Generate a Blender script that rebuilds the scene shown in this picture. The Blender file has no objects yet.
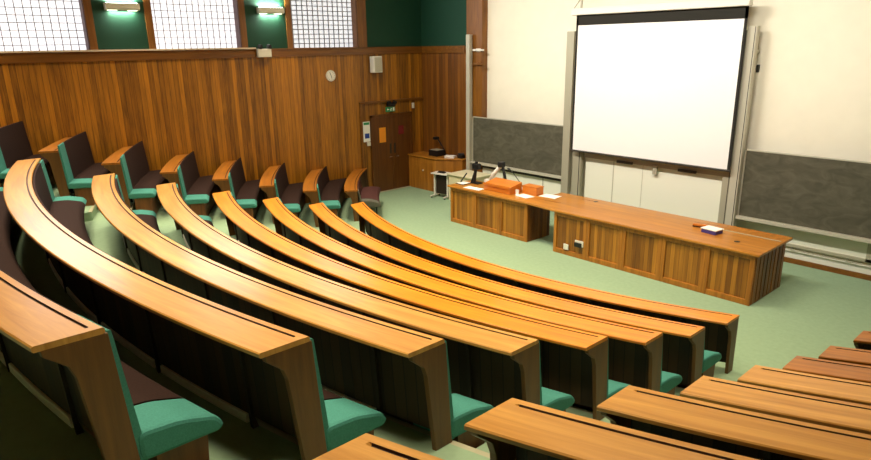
import bpy, bmesh, math, random
from mathutils import Vector, Matrix
random.seed(7)
C = bpy.context.scene.collection
sc = bpy.context.scene

# ------------------------------------------------------------------ colours and materials
def lin(c):
    c /= 255.0
    return c / 12.92 if c <= 0.04045 else ((c + 0.055) / 1.055) ** 2.4
def rgb(r, g, b): return (lin(r), lin(g), lin(b), 1.0)

def new_mat(name):
    m = bpy.data.materials.new(name); m.use_nodes = True
    nt = m.node_tree
    return m, nt, nt.nodes['Principled BSDF']

def plain(name, col, rough=0.5, metal=0.0, noise=0.0, nscale=30.0, spec=0.5, bump=0.0):
    m, nt, b = new_mat(name)
    b.inputs['Base Color'].default_value = col
    b.inputs['Roughness'].default_value = rough
    b.inputs['Metallic'].default_value = metal
    b.inputs['Specular IOR Level'].default_value = spec
    if noise or bump:
        tc = nt.nodes.new('ShaderNodeTexCoord'); n = nt.nodes.new('ShaderNodeTexNoise')
        n.inputs['Scale'].default_value = nscale; n.inputs['Detail'].default_value = 5
        nt.links.new(tc.outputs['Object'], n.inputs['Vector'])
        if noise:
            r = nt.nodes.new('ShaderNodeValToRGB')
            lo = [max(0, c * (1 - noise)) for c in col[:3]] + [1]; hi = [c * (1 + noise) for c in col[:3]] + [1]
            r.color_ramp.elements[0].color = lo; r.color_ramp.elements[1].color = hi
            r.color_ramp.elements[0].position = .3; r.color_ramp.elements[1].position = .7
            nt.links.new(n.outputs['Fac'], r.inputs['Fac']); nt.links.new(r.outputs['Color'], b.inputs['Base Color'])
        if bump:
            bp = nt.nodes.new('ShaderNodeBump'); bp.inputs['Strength'].default_value = bump
            bp.inputs['Distance'].default_value = .01
            nt.links.new(n.outputs['Fac'], bp.inputs['Height']); nt.links.new(bp.outputs['Normal'], b.inputs['Normal'])
    return m

def emit(name, col, strength):
    m, nt, b = new_mat(name)
    b.inputs['Base Color'].default_value = col
    b.inputs['Emission Color'].default_value = col
    b.inputs['Emission Strength'].default_value = strength
    return m

def wood(name, dark, light, across='Y', along='Z', uv=False, plank=0.0, rough=0.35, grain=18.0, tone=0.5, groove=0.35, coat=0.0, spec=.5):
    """Wood: grain runs along one axis; planks (if any) are laid side by side across the other."""
    m, nt, b = new_mat(name); N = nt.nodes.new; L = nt.links.new
    tc = N('ShaderNodeTexCoord'); sp = N('ShaderNodeSeparateXYZ')
    L(tc.outputs['UV' if uv else 'Object'], sp.inputs[0])
    a, l = sp.outputs[across], sp.outputs[along]
    other = None
    cb = N('ShaderNodeCombineXYZ')
    def math_(op, x, y=None):
        n = N('ShaderNodeMath'); n.operation = op
        for i, v in enumerate((x, y)):
            if v is None: continue
            if isinstance(v, (int, float)): n.inputs[i].default_value = v
            else: L(v, n.inputs[i])
        return n.outputs[0]
    fac = None
    L(math_('MULTIPLY', a, grain), cb.inputs[0])
    L(math_('MULTIPLY', l, grain * .06), cb.inputs[1])
    if plank:
        ip = math_('FLOOR', math_('DIVIDE', a, plank))
        wn = N('ShaderNodeTexWhiteNoise'); wn.noise_dimensions = '1D'; L(ip, wn.inputs['W'])
        L(math_('MULTIPLY', wn.outputs['Value'], 40.0), cb.inputs[2])
    else:
        zz = [k for k in 'XYZ' if k not in (across, along)][0]
        L(math_('MULTIPLY', sp.outputs[zz], grain * .5), cb.inputs[2])
    n1 = N('ShaderNodeTexNoise'); n1.inputs['Scale'].default_value = 1.0; n1.inputs['Detail'].default_value = 6
    n1.inputs['Roughness'].default_value = .62; n1.inputs['Distortion'].default_value = .6
    L(cb.outputs[0], n1.inputs['Vector'])
    fac = n1.outputs['Fac']
    if plank:
        f = math_('ADD', math_('MULTIPLY', fac, 1 - tone), math_('MULTIPLY', wn.outputs['Value'], tone))
        fac = f
    r = N('ShaderNodeValToRGB')
    r.color_ramp.elements[0].color = dark; r.color_ramp.elements[0].position = .28
    r.color_ramp.elements[1].color = light; r.color_ramp.elements[1].position = .72
    L(fac, r.inputs['Fac']); col = r.outputs['Color']
    if plank:
        fr = math_('FRACT', math_('DIVIDE', a, plank))
        edge = math_('LESS_THAN', math_('MINIMUM', fr, math_('SUBTRACT', 1.0, fr)), 0.045)
        mx = N('ShaderNodeMix'); mx.data_type = 'RGBA'; mx.blend_type = 'MULTIPLY'
        L(math_('MULTIPLY', edge, 1.0 - groove), mx.inputs['Factor']); L(col, mx.inputs['A'])
        mx.inputs['B'].default_value = (.25, .2, .15, 1)
        col = mx.outputs['Result']
        bp = N('ShaderNodeBump'); bp.inputs['Distance'].default_value = .004; bp.inputs['Strength'].default_value = .6
        L(math_('SUBTRACT', 1.0, edge), bp.inputs['Height']); L(bp.outputs['Normal'], b.inputs['Normal'])
    L(col, b.inputs['Base Color'])
    rr = N('ShaderNodeMapRange'); rr.inputs['To Min'].default_value = rough - .06; rr.inputs['To Max'].default_value = rough + .1
    L(n1.outputs['Fac'], rr.inputs['Value']); L(rr.outputs['Result'], b.inputs['Roughness'])
    b.inputs['Coat Weight'].default_value = coat; b.inputs['Coat Roughness'].default_value = .22
    b.inputs['Specular IOR Level'].default_value = spec
    return m

M = {}
M['wall_wood'] = wood('wall_planks', rgb(104, 64, 12), rgb(198, 130, 30), 'Y', 'Z', plank=.108, rough=.42, tone=.3, grain=24, groove=.28)
M['front_wood'] = wood('front_planks', rgb(88, 50, 12), rgb(138, 84, 22), 'X', 'Z', plank=.13, rough=.45, tone=.35, grain=14)
M['rail_wood'] = wood('rail_wood', rgb(98, 58, 12), rgb(138, 86, 22), 'Z', 'Y', rough=.4, grain=16)
M['frame_wood'] = wood('frame_wood', rgb(106, 64, 20), rgb(144, 92, 34), 'Y', 'Z', rough=.4, grain=16)
M['pilaster_wood'] = wood('pilaster_wood', rgb(106, 62, 12), rgb(148, 94, 26), 'X', 'Z', rough=.4, grain=16)
M['door_wood'] = wood('door_wood', rgb(82, 46, 12), rgb(114, 68, 20), 'Y', 'Z', rough=.4, grain=12)
M['desk'] = wood('varnished_oak', rgb(176, 118, 46), rgb(220, 164, 82), 'Y', 'X', uv=True, rough=.34, grain=14, coat=.3, spec=.5)
M['desk_orange'] = wood('varnished_orange_oak', rgb(194, 108, 12), rgb(228, 148, 28), 'Y', 'X', uv=True, rough=.36, grain=14, coat=.16, spec=.4)
M['desk_brown'] = wood('varnished_brown_oak', rgb(132, 76, 18), rgb(184, 114, 34), 'Y', 'X', uv=True, rough=.34, grain=14, coat=.2, spec=.5)
M['panel_oak'] = wood('end_panel_oak', rgb(84, 52, 17), rgb(122, 80, 31), 'Y', 'Z', rough=.45, grain=14)
M['groove'] = plain('pencil_groove', rgb(70, 40, 16), .6)
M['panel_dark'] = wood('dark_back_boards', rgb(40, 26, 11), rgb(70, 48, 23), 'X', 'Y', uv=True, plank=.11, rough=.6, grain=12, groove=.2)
M['base_oak'] = wood('seat_base_oak', rgb(92, 52, 20), rgb(132, 80, 34), 'Y', 'X', uv=True, rough=.5, grain=12)
M['bench_oak'] = wood('bench_boards', rgb(118, 70, 14), rgb(188, 126, 38), 'X', 'Z', plank=.085, rough=.4, grain=14, tone=.35)
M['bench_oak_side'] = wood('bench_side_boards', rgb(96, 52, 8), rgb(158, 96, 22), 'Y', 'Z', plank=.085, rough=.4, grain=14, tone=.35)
M['bench_frame'] = wood('bench_frame_oak', rgb(140, 84, 20), rgb(196, 128, 42), 'X', 'Z', rough=.4, grain=12)
M['worktop'] = wood('worktop_oak', rgb(160, 96, 26), rgb(204, 138, 50), 'Y', 'X', rough=.28, grain=10, coat=.3)
M['lectern_wood'] = wood('lectern_wood', rgb(190, 102, 20), rgb(216, 130, 42), 'Z', 'X', rough=.35, grain=10)
M['brown_fabric'] = plain('brown_upholstery', rgb(45, 27, 21), .85, noise=.18, nscale=60, spec=.2, bump=.15)
M['teal_fabric'] = plain('teal_upholstery', rgb(70, 136, 124), .8, noise=.12, nscale=90, spec=.2, bump=.15)
M['burgundy_fabric'] = plain('burgundy_upholstery', rgb(78, 46, 43), .85, noise=.15, nscale=60, spec=.2)
M['grey_fabric'] = plain('grey_upholstery', rgb(96, 94, 84), .85, noise=.12, nscale=60, spec=.2)
M['carpet'] = plain('green_carpet', rgb(146, 171, 140), .95, noise=.05, nscale=14, spec=.1)
M['nosing'] = plain('pale_step_nosing', rgb(172, 168, 138), .6)
M['kick'] = plain('pale_kick_strip', rgb(232, 230, 214), .5)
M['green_paint'] = plain('dark_green_paint', rgb(4, 60, 38), .7, noise=.04, nscale=4)
M['cream_paint'] = plain('cream_paint', rgb(240, 232, 208), .75, noise=.02, nscale=3)
M['white_paint'] = plain('ceiling_paint', rgb(150, 140, 120), .8)
M['screen_white'] = plain('screen_fabric', rgb(246, 243, 238), .85, spec=.2)
M['black'] = plain('black_plastic', rgb(18, 18, 18), .45)
M['black_border'] = plain('screen_black_border', rgb(44, 42, 36), .8, spec=.2)
M['white_plastic'] = plain('white_plastic', rgb(228, 224, 210), .4)
M['grey_metal'] = plain('satin_aluminium', rgb(176, 170, 146), .45, metal=.15)
M['pale_metal'] = plain('pale_rail_metal', rgb(196, 190, 168), .45, metal=.1)
M['dark_metal'] = plain('dark_metal', rgb(60, 56, 48), .5, metal=.4)
M['chrome'] = plain('chrome', rgb(190, 186, 178), .25, metal=.9)
M['whiteboard'] = plain('whiteboard', rgb(240, 238, 216), .3)
M['paper'] = plain('paper', rgb(246, 244, 236), .8)
M['purple'] = plain('purple_card', rgb(70, 58, 130), .6)
M['orange_paper'] = plain('orange_paper', rgb(244, 152, 30), .7)
M['red_paper'] = plain('dark_red_sign', rgb(120, 22, 22), .7)
M['blue_paper'] = plain('blue_symbol', rgb(40, 70, 160), .7)
M['green_sign'] = plain('green_sign', rgb(40, 150, 90), .6)
M['sill'] = plain('white_trunking', rgb(226, 208, 186), .5)
M['lattice'] = plain('window_lattice', rgb(176, 172, 180), .6)
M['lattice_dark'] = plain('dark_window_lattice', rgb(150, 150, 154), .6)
M['jamb'] = plain('window_jamb', rgb(120, 92, 92), .6)
M['pane'] = emit('daylit_pane', rgb(246, 247, 250), 1.15)
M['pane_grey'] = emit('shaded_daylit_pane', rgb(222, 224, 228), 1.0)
M['lamp_glow'] = emit('lamp_glow', rgb(226, 255, 232), 14)
M['lamp_lens'] = emit('lamp_lens', rgb(244, 255, 214), 5)
M['ceiling_glow'] = emit('ceiling_lamp_diffuser', rgb(255, 232, 190), 1.5)

def chalk():
    m, nt, b = new_mat('chalkboard'); N = nt.nodes.new; L = nt.links.new
    tc = N('ShaderNodeTexCoord'); mp = N('ShaderNodeMapping'); mp.inputs['Scale'].default_value = (1.2, 1, 2.2)
    L(tc.outputs['Object'], mp.inputs[0])
    n = N('ShaderNodeTexNoise'); n.inputs['Scale'].default_value = 2.2; n.inputs['Detail'].default_value = 7; n.inputs['Distortion'].default_value = 1.6
    L(mp.outputs[0], n.inputs['Vector'])
    r = N('ShaderNodeValToRGB')
    r.color_ramp.elements[0].color = rgb(80, 77, 61); r.color_ramp.elements[0].position = .35
    r.color_ramp.elements[1].color = rgb(102, 98, 80); r.color_ramp.elements[1].position = .75
    L(n.outputs['Fac'], r.inputs[0]); L(r.outputs[0], b.inputs['Base Color'])
    b.inputs['Roughness'].default_value = .75; b.inputs['Specular IOR Level'].default_value = .25
    return m
M['chalk'] = chalk()

# ------------------------------------------------------------------ object helpers
def link_mesh(name, bm, mats, parent=None, bevel=0.0, smooth=False):
    bmesh.ops.recalc_face_normals(bm, faces=bm.faces)
    me = bpy.data.meshes.new(name); bm.to_mesh(me); bm.free()
    for m in (mats if isinstance(mats, (list, tuple)) else [mats]): me.materials.append(M[m] if isinstance(m, str) else m)
    o = bpy.data.objects.new(name, me); C.objects.link(o)
    if parent is not None:
        o.parent = parent
        p = parent; loc = Vector((0, 0, 0))
        while p: loc += p.location; p = p.parent
        for v in me.vertices: v.co -= loc
    if bevel:
        md = o.modifiers.new('bevel', 'BEVEL'); md.width = bevel; md.segments = 2; md.limit_method = 'ANGLE'
    if smooth:
        for p in me.polygons: p.use_smooth = True
    return o
def settle(o, loc):
    """give a top-level mesh built in world coordinates its own origin"""
    loc = Vector(loc)
    for v in o.data.vertices: v.co -= loc
    o.location = loc
    return o
def tag(o, label, cat, group=None):
    o['label'] = label; o['category'] = cat
    if group: o['group'] = group
    return o
def structure(o, label=None, cat=None):
    o['kind'] = 'structure'
    if label: o['label'] = label; o['category'] = cat
    return o
def thing(name, label, cat, loc, group=None):
    o = bpy.data.objects.new(name, None); C.objects.link(o); o.location = loc
    o.empty_display_size = .1
    return tag(o, label, cat, group)

def box(bm, x0, x1, y0, y1, z0, z1, mi=0, rz=0.0, piv=None):
    vs = [bm.verts.new((x, y, z)) for z in (z0, z1) for x, y in ((x0, y0), (x1, y0), (x1, y1), (x0, y1))]
    if rz:
        p = Vector(piv) if piv else Vector(((x0 + x1) / 2, (y0 + y1) / 2, 0)); p.z = 0
        R = Matrix.Rotation(rz, 3, 'Z')
        for v in vs: v.co = R @ (v.co - p) + p
    for f in ((0, 3, 2, 1), (4, 5, 6, 7), (0, 1, 5, 4), (1, 2, 6, 5), (2, 3, 7, 6), (3, 0, 4, 7)):
        bm.faces.new([vs[i] for i in f]).material_index = mi
    return vs
def bx(*a, **k):
    bm = bmesh.new(); box(bm, *a, **k); return bm
def prism(bm, pts, z0, z1, mi=0):
    lo = [bm.verts.new((x, y, z0)) for x, y in pts]; hi = [bm.verts.new((x, y, z1)) for x, y in pts]
    n = len(pts)
    bm.faces.new(lo[::-1]).material_index = mi; bm.faces.new(hi).material_index = mi
    for i in range(n): bm.faces.new((lo[i], lo[(i + 1) % n], hi[(i + 1) % n], hi[i])).material_index = mi
def tube(bm, pts, r, n=10, r1=None, mi=0):
    pts = [Vector(p) for p in pts]; rings = []
    for i, p in enumerate(pts):
        d = (pts[min(i + 1, len(pts) - 1)] - pts[max(i - 1, 0)]).normalized()
        u = d.cross(Vector((0, 0, 1)))
        if u.length < 1e-3: u = d.cross(Vector((1, 0, 0)))
        u.normalize(); w = d.cross(u)
        rr = r if r1 is None else r + (r1 - r) * i / (len(pts) - 1)
        rings.append([bm.verts.new(p + (u * math.cos(2 * math.pi * k / n) + w * math.sin(2 * math.pi * k / n)) * rr) for k in range(n)])
    for a, b in zip(rings, rings[1:]):
        for k in range(n): bm.faces.new((a[k], a[(k + 1) % n], b[(k + 1) % n], b[k])).material_index = mi
    bm.faces.new(rings[0][::-1]).material_index = mi; bm.faces.new(rings[-1]).material_index = mi
def tb(pts, r, **k):
    bm = bmesh.new(); tube(bm, pts, r, **k); return bm

# ------------------------------------------------------------------ measured layout (metres, camera over the origin)
CX, CY = -7.105, 17.505
ROWS = 'HGFEDCBA'                      # front row to back row
RAD = [10.491, 11.482, 12.439, 13.389, 14.341, 15.291, 16.250, 17.220]
ZD = [0.80, 0.989, 1.253, 1.541, 1.841, 2.166, 2.487, 2.803]
W = 0.318
DROP = 0.90
TIER = [0.0] + [max(0.0, z - DROP) for z in ZD]        # TIER[k] floor under the seat of row k; TIER[k+1] floor behind it
TIER[1] = 0.0
RISER = -.10
XL, XR = -14.95, 1.2                   # side walls
YF, YB = 12.95, -3.2                   # front and back walls
ZC = 6.9

def arc_y(r, x): return CY - math.sqrt(r * r - (x - CX) ** 2)

def sweep(bm, prof, R, xl, xr, n, closed=True, caps=True, mi=0, mats=None):
    """sweep a (dr, z) profile along the arc R; xl / xr give the end x for each radius offset"""
    uvl = bm.loops.layers.uv.verify()
    rows = []
    for s in range(n + 1):
        t = s / n; row = []
        for dr, z in prof:
            a = xl(dr) if callable(xl) else xl; b = xr(dr) if callable(xr) else xr
            x = a + (b - a) * t
            row.append(bm.verts.new((x, arc_y(R + dr, x), z)))
        rows.append(row)
    m = len(prof)
    per = [0.0]
    for i in range(m): per.append(per[-1] + math.dist(prof[i], prof[(i + 1) % m]))
    xa = xl(0) if callable(xl) else xl; xb = xr(0) if callable(xr) else xr
    def uv(f, us, vs):
        for l, u, v in zip(f.loops, us, vs): l[uvl].uv = (u, v)
    for s in range(n):
        u0 = xa + (xb - xa) * s / n; u1 = xa + (xb - xa) * (s + 1) / n
        for i in range(m if closed else m - 1):
            j = (i + 1) % m
            f = bm.faces.new((rows[s][i], rows[s + 1][i], rows[s + 1][j], rows[s][j]))
            f.material_index = mats[i] if mats else mi
            uv(f, (u0, u1, u1, u0), (per[i] + R, per[i] + R, per[i + 1] + R, per[i + 1] + R))
    if caps and closed:
        for row, u in ((rows[0], xa), (rows[-1], xb)):
            f = bm.faces.new(row); f.material_index = mi
            for l, (dr, z) in zip(f.loops, prof): l[uvl].uv = (u + z, R + dr)
    return rows

def rounded(pts, rad=.02, seg=3):
    """round the corners of a closed 2-D outline"""
    out = []; n = len(pts)
    for i in range(n):
        p0, p, p1 = Vector(pts[i - 1]), Vector(pts[i]), Vector(pts[(i + 1) % n])
        a, b = p0 - p, p1 - p
        r = min(rad, a.length * .45, b.length * .45)
        A, B = p + a.normalized() * r, p + b.normalized() * r
        for k in range(seg + 1):
            t = k / seg
            q = A * (1 - t) ** 2 + p * 2 * t * (1 - t) + B * t * t
            out.append((q.x, q.y))
    return out

# ------------------------------------------------------------------ benches
def bench(k, xl, xr, n, label, group, deskmat, teal_l, teal_r, end_l=True, end_r=True, skew_l=0.0, skew_r=0.0, seat='bench', lift=-.028, kick=False):
    """one curved row: writing top, dark boards, padded back and seat, end panels.  k = index from the front row"""
    R, z, t0, t1 = RAD[k], ZD[k], TIER[k], TIER[k + 1]
    xm = (xl + xr) / 2
    root = thing('bench_desk', label, 'bench', (xm, arc_y(R, xm), t1), group)
    L = lambda dr: xl + skew_l * dr
    Rr = lambda dr: xr + skew_r * dr
    # writing top, with its pencil groove stopping short of the ends
    bm = bmesh.new(); uvl = bm.loops.layers.uv.verify()
    g0, g1, gd = .036, .056, .012
    top = [(-.012, z - .008), (-.004, z), (g0, z), (g0 + .003, z - gd), (g1 - .003, z - gd), (g1, z), (W - .008, z), (W, z - .008)]
    low = [(W, z - .03), (W - .008, z - .036), (.0, z - .036), (-.012, z - .03)]
    prof = top + low
    gi = (3, 4)
    span = xr - xl; gap = .065
    st = sorted(set([0, gap - .012, gap, span - gap, span - gap + .012, span] + [span * i / n for i in range(1, n) if gap + .02 < span * i / n < span - gap - .02]))
    if not end_r: st = [s for s in st if not (span - gap - .001 <= s < span)]
    if not end_l: st = [s for s in st if not (0 < s <= gap + .001)]
    rows = []
    for s in st:
        tt = s / span
        ing = (s >= gap - .001 or not end_l) and (s <= span - gap + .001 or not end_r)
        row = []
        for i, (dr, zz) in enumerate(prof):
            x = L(dr) + (Rr(dr) - L(dr)) * tt
            if i in gi and not ing: zz = z
            row.append(bm.verts.new((x, arc_y(R + dr, x), zz)))
        rows.append(row)
    m = len(prof); per = [0]
    for i in range(m): per.append(per[-1] + math.dist(prof[i], prof[(i + 1) % m]))
    for a in range(len(st) - 1):
        for i in range(m):
            j = (i + 1) % m
            f = bm.faces.new((rows[a][i], rows[a + 1][i], rows[a + 1][j], rows[a][j]))
            f.material_index = 1 if i in (2, 3, 4) and gap <= st[a] + .001 and (st[a + 1] <= span - gap + .001 or not end_r) else 0
            for l, u, v in zip(f.loops, (st[a], st[a + 1], st[a + 1], st[a]), (per[i], per[i], per[i + 1], per[i + 1])): l[uvl].uv = (xl + u, R + v)
    for row in (rows[0], rows[-1]):
        f = bm.faces.new(row)
        for l, (dr, zz) in zip(f.loops, prof): l[uvl].uv = (zz, R + dr)
    link_mesh('writing_top', bm, [deskmat, 'groove'], root)
    # dark vertical boards at the back of the seat, facing the row behind
    bm = bmesh.new()
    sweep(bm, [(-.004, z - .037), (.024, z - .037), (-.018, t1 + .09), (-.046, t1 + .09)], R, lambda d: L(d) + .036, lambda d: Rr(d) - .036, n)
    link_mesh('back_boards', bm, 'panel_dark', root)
    # supports under the boards
    nsup = max(1, round(span / 1.25))
    for i in range(nsup):
        x = xl + span * (i + .5) / nsup
        bm = bmesh.new()
        o = [(.026, z - .038), (.20, z - .038), (.19, z - .07), (.06, z - .17), (.03, z - .26), (.0, t1 + .0), (-.045, t1 + .0), (-.02, t1 + .10)]
        a = [bm.verts.new((x - .02, arc_y(R + d, x), zz)) for d, zz in o]; b = [bm.verts.new((x + .02, arc_y(R + d, x), zz)) for d, zz in o]
        bm.faces.new(a); bm.faces.new(b[::-1])
        for q in range(len(o)): bm.faces.new((a[q], a[(q + 1) % len(o)], b[(q + 1) % len(o)], b[q]))
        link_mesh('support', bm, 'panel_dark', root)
    # pale kick strips between the supports
    if kick:
        for i in range(nsup - 1):
            xa = xl + span * (i + .5) / nsup + .06; xb = xl + span * (i + 1.5) / nsup - .06
            bm = bmesh.new(); sweep(bm, rounded([(-.03, t1 + .012), (.0, t1 + .012), (.0, t1 + .085), (-.03, t1 + .085)], .01), R, xa, xb, 4)
            link_mesh('kick_strip', bm, 'kick', root)
    # end panels
    for flag, fx, sg in ((end_l, L, 1), (end_r, Rr, -1)):
        if not flag: continue
        zb = t1
        bot = -.075 if k else -.01
        o = [(-.024 if k else -.004, z - .037), (W - .035, z - .037), (W - .04, z - .075), (W - .085, z - .115), (W - .14, z - .165), (W - .165, z - .24), (W - .175, z - .33)]
        o += [(.085 if k else .12, zb + .02), (.085 if k else .12, zb), (bot, zb)]
        bm = bmesh.new()
        a = []; b = []
        for d, zz in o:
            x = fx(d); a.append(bm.verts.new((x, arc_y(R + d, x), zz))); b.append(bm.verts.new((x + sg * .036, arc_y(R + d, x + sg * .036), zz)))
        bm.faces.new(a); bm.faces.new(b[::-1])
        for q in range(len(o)): bm.faces.new((a[q], a[(q + 1) % len(o)], b[(q + 1) % len(o)], b[q]))
        link_mesh('end_panel', bm, 'panel_oak', root, bevel=.004)
    if seat is None: return root
    seat_into(root, k, L, Rr, n, teal_l, teal_r, 'brown_fabric', 'teal_fabric', lift=lift)
    return root

def seat_into(root, k, L, Rr, n, teal_l, teal_r, mid, endm, legs=False, lift=-.028):
    R, z, t0 = RAD[k], ZD[k], TIER[k]
    zs = t0 + .435 + (.17 if lift > 0 else 0)
    slope = lambda zz: -.010 - .065 * (z - zz) / max(.3, z - t0 - .4)
    th = .045
    zt = z + lift
    bt = .085 if lift < 0 else .0
    pad = rounded([(slope(z) - .006, zt), (slope(zs - .1), zs - .1), (slope(zs - .1) - th, zs - .1), (slope(z) - th * .75, zt)], .022)
    cush = rounded([(slope(zs) - .005, zs - .10), (slope(zs) - .005, zs + .012 + bt), (slope(zs) - th - .2, zs + .01 + bt * .85), (slope(zs) - th - .41, zs + bt * .2), (slope(zs) - th - .455, zs - .06), (slope(zs) - th - .42, zs - .10)], .06, 5)
    d0 = slope(zs)
    parts = [('m', lambda d: L(d) + teal_l, lambda d: Rr(d) - teal_r, n, mid)]
    if teal_l: parts.append(('e', lambda d: L(d) + .012, lambda d: L(d) + teal_l, 2, endm))
    if teal_r: parts.append(('e', lambda d: Rr(d) - teal_r, lambda d: Rr(d) - .012, 2, endm))
    for tagc, a, b, nn, mat in parts:
        bm = bmesh.new(); sweep(bm, pad, R, a, b, nn)
        o = link_mesh('backrest' if tagc == 'm' else 'backrest_end', bm, mat, root)
        if tagc == 'e':
            a2 = (lambda d, a=a: a(d) - .012) if nn == 2 and a(0) < (L(0) + Rr(0)) / 2 else a
            b2 = (lambda d, b=b: b(d) + .012) if b(0) > (L(0) + Rr(0)) / 2 else b
        else: a2, b2 = a, b
        bm2 = bmesh.new(); sweep(bm2, cush, R, a2, b2, nn)
        o2 = link_mesh('seat' if tagc == 'm' else 'seat_end', bm2, mat, root, bevel=.03 if tagc == 'e' else 0)
        if tagc == 'e':
            w = {'teal_fabric': 'teal', 'grey_fabric': 'grey'}[mat]
            o['label'] = f'{w} upholstered end of the padded back'; o2['label'] = f'{w} upholstered end of the seat'
    if not legs:
        bm = bmesh.new(); sweep(bm, [(d0 - .10, zs - .10), (d0 - .10, t0), (d0 - .38, t0), (d0 - .40, zs - .10)], R, lambda d: L(d) + .03, lambda d: Rr(d) - .03, n)
        link_mesh('seat_base', bm, 'base_oak', root)
    else:
        span = Rr(0) - L(0)
        for i in range(3):
            for dd in (-.18, -.48):
                x = L(0) + .08 + (span - .2) * i / 2
                y = arc_y(R + dd, x)
                link_mesh('leg', tb([(x, y, t0), (x, y, zs - .09)], .016), 'black', root)

mid_l = [-11.55, -11.5, -11.62, -11.68, -11.78, -11.74, -12.3, -12.2]
mid_r = [-2.99, -2.955, -2.95, -2.975, -3.0, -3.06, -3.18, -3.44]
wing_r = [-12.66, -12.64, -12.73, -12.84, -12.84, -12.82, -13.0, -13.1]
right_l = [-1.77, -1.80, -1.80, -1.80, -1.79, -1.80, -1.85, -1.72]
ordn = ['front', 'second', 'third', 'fourth', 'fifth', 'sixth', 'seventh', 'back']
place = ['front row, nearest the teaching bench', 'second row from the front', 'third row from the front', 'fourth row from the front', 'fifth row from the front',
         'sixth row, its wooden end at lower centre', 'seventh row, the big shiny arc at left', 'back row, cut by the lower left corner']
mids = ['desk_orange', 'desk_orange', 'desk_orange', 'desk_orange', 'desk', 'desk', 'desk', 'desk']
base_arc = (CX, CY, RAD[6])
for k in range(8):
    if k == 6: CX, CY, RAD[6] = -7.335, 18.357, 17.129       # this row is set out on a slightly flatter arc
    else: CX, CY, RAD[6] = base_arc
    row = bench(k, mid_l[k], mid_r[k], 64, f'long curved bench of the central block, {place[k]}', 'central block of curved bench rows',
          mids[k], .36, .36, kick=k > 1, seat=None if k == 0 else 'bench')
    if k == 0:
        sx = -7.96; sy = arc_y(RAD[0] + .035, sx)
        link_mesh('socket', bx(sx - .06, sx + .06, sy - .03, sy + .02, .64, .73), 'white_plastic', row, bevel=.004)
for k in range(8):
    lab = 'short bench against the plank wall, ' + ['front row with burgundy seating before it', 'second row from the doors', 'third row from the doors', 'fourth row from the doors',
           'fifth row from the doors', 'third row from the left photo edge', 'second row from the left photo edge', 'cut by the left photo edge'][k]
    CX, CY, RAD[6] = base_arc
    bench(k, XL + .02, wing_r[k], 20, lab, 'left block of bench rows by the plank wall', 'desk_brown', 0, .42, end_l=False, skew_r=-.5, lift=.05 if k < 5 else .09,
          seat=None if k == 0 else 'bench')
for k in range(8):
    lab = 'bench right of the right aisle, ' + ['front row, a brown tip at the right edge', 'second row from the front', 'third row from the front', 'fourth row from the front, strong oak grain',
            'fifth row, bright sheen at its end', 'sixth row, in the lower right corner', 'seventh row, pale top at bottom centre', 'back row, one corner at the bottom edge'][k]
    bench(k, right_l[k], XR - .02, 20, lab, 'right block of bench rows', ['desk_brown', 'desk_brown', 'desk_brown', 'desk', 'desk', 'desk', 'desk', 'desk'][k], .3, 0, end_r=False,
          seat=None if k == 0 else 'bench')
CX, CY, RAD[6] = base_arc
# padded seat in front of the first row of the left block
kx = wing_r[0]; pb = thing('padded_bench', 'burgundy and grey padded bench on thin black legs before the doors', 'seat', (-13.3, arc_y(RAD[0] - .3, -13.3), 0))
seat_into(pb, 0, lambda d: -13.85, lambda d: kx + .02 - .5 * d, 10, 0, .22, 'burgundy_fabric', 'grey_fabric', legs=True)

# ------------------------------------------------------------------ floor with tiers and aisle steps
bm = bmesh.new()
rr = [r + RISER for r in RAD]; tiers = TIER[1:]           # beyond riser k the floor is tiers[k]
extra_r = [rr[-1] + .97 * i for i in (1, 2, 3)]; extra_t = [tiers[-1] + .32 * i for i in (1, 2, 3)]
allr, allt = rr + extra_r, tiers + extra_t
stx = [XL - .3 + (XR - XL + .6) * i / 70 for i in range(71)]
def strip(r0, z0, r1, z1, mi=0):
    a = [bm.verts.new((x, arc_y(r0, x), z0)) for x in stx]; b = [bm.verts.new((x, arc_y(r1, x), z1)) for x in stx]
    for i in range(len(stx) - 1):
        bm.faces.new((a[i], a[i + 1], b[i + 1], b[i])).material_index = mi
# stage
a = [bm.verts.new((x, YF + .3, 0)) for x in stx]; b = [bm.verts.new((x, arc_y(allr[1], x), 0)) for x in stx]
for i in range(len(stx) - 1): bm.faces.new((a[i], a[i + 1], b[i + 1], b[i]))
for i in range(1, len(allr)):
    z0 = allt[i - 1]; z1 = allt[i]
    strip(allr[i], z0, allr[i], z1 - .03); strip(allr[i], z1 - .03, allr[i], z1, 1); strip(allr[i], z1, allr[i] + .05, z1, 1)
    nx = allr[i + 1] if i + 1 < len(allr) else 21.5
    strip(allr[i] + .05, z1, nx, z1)
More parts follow.
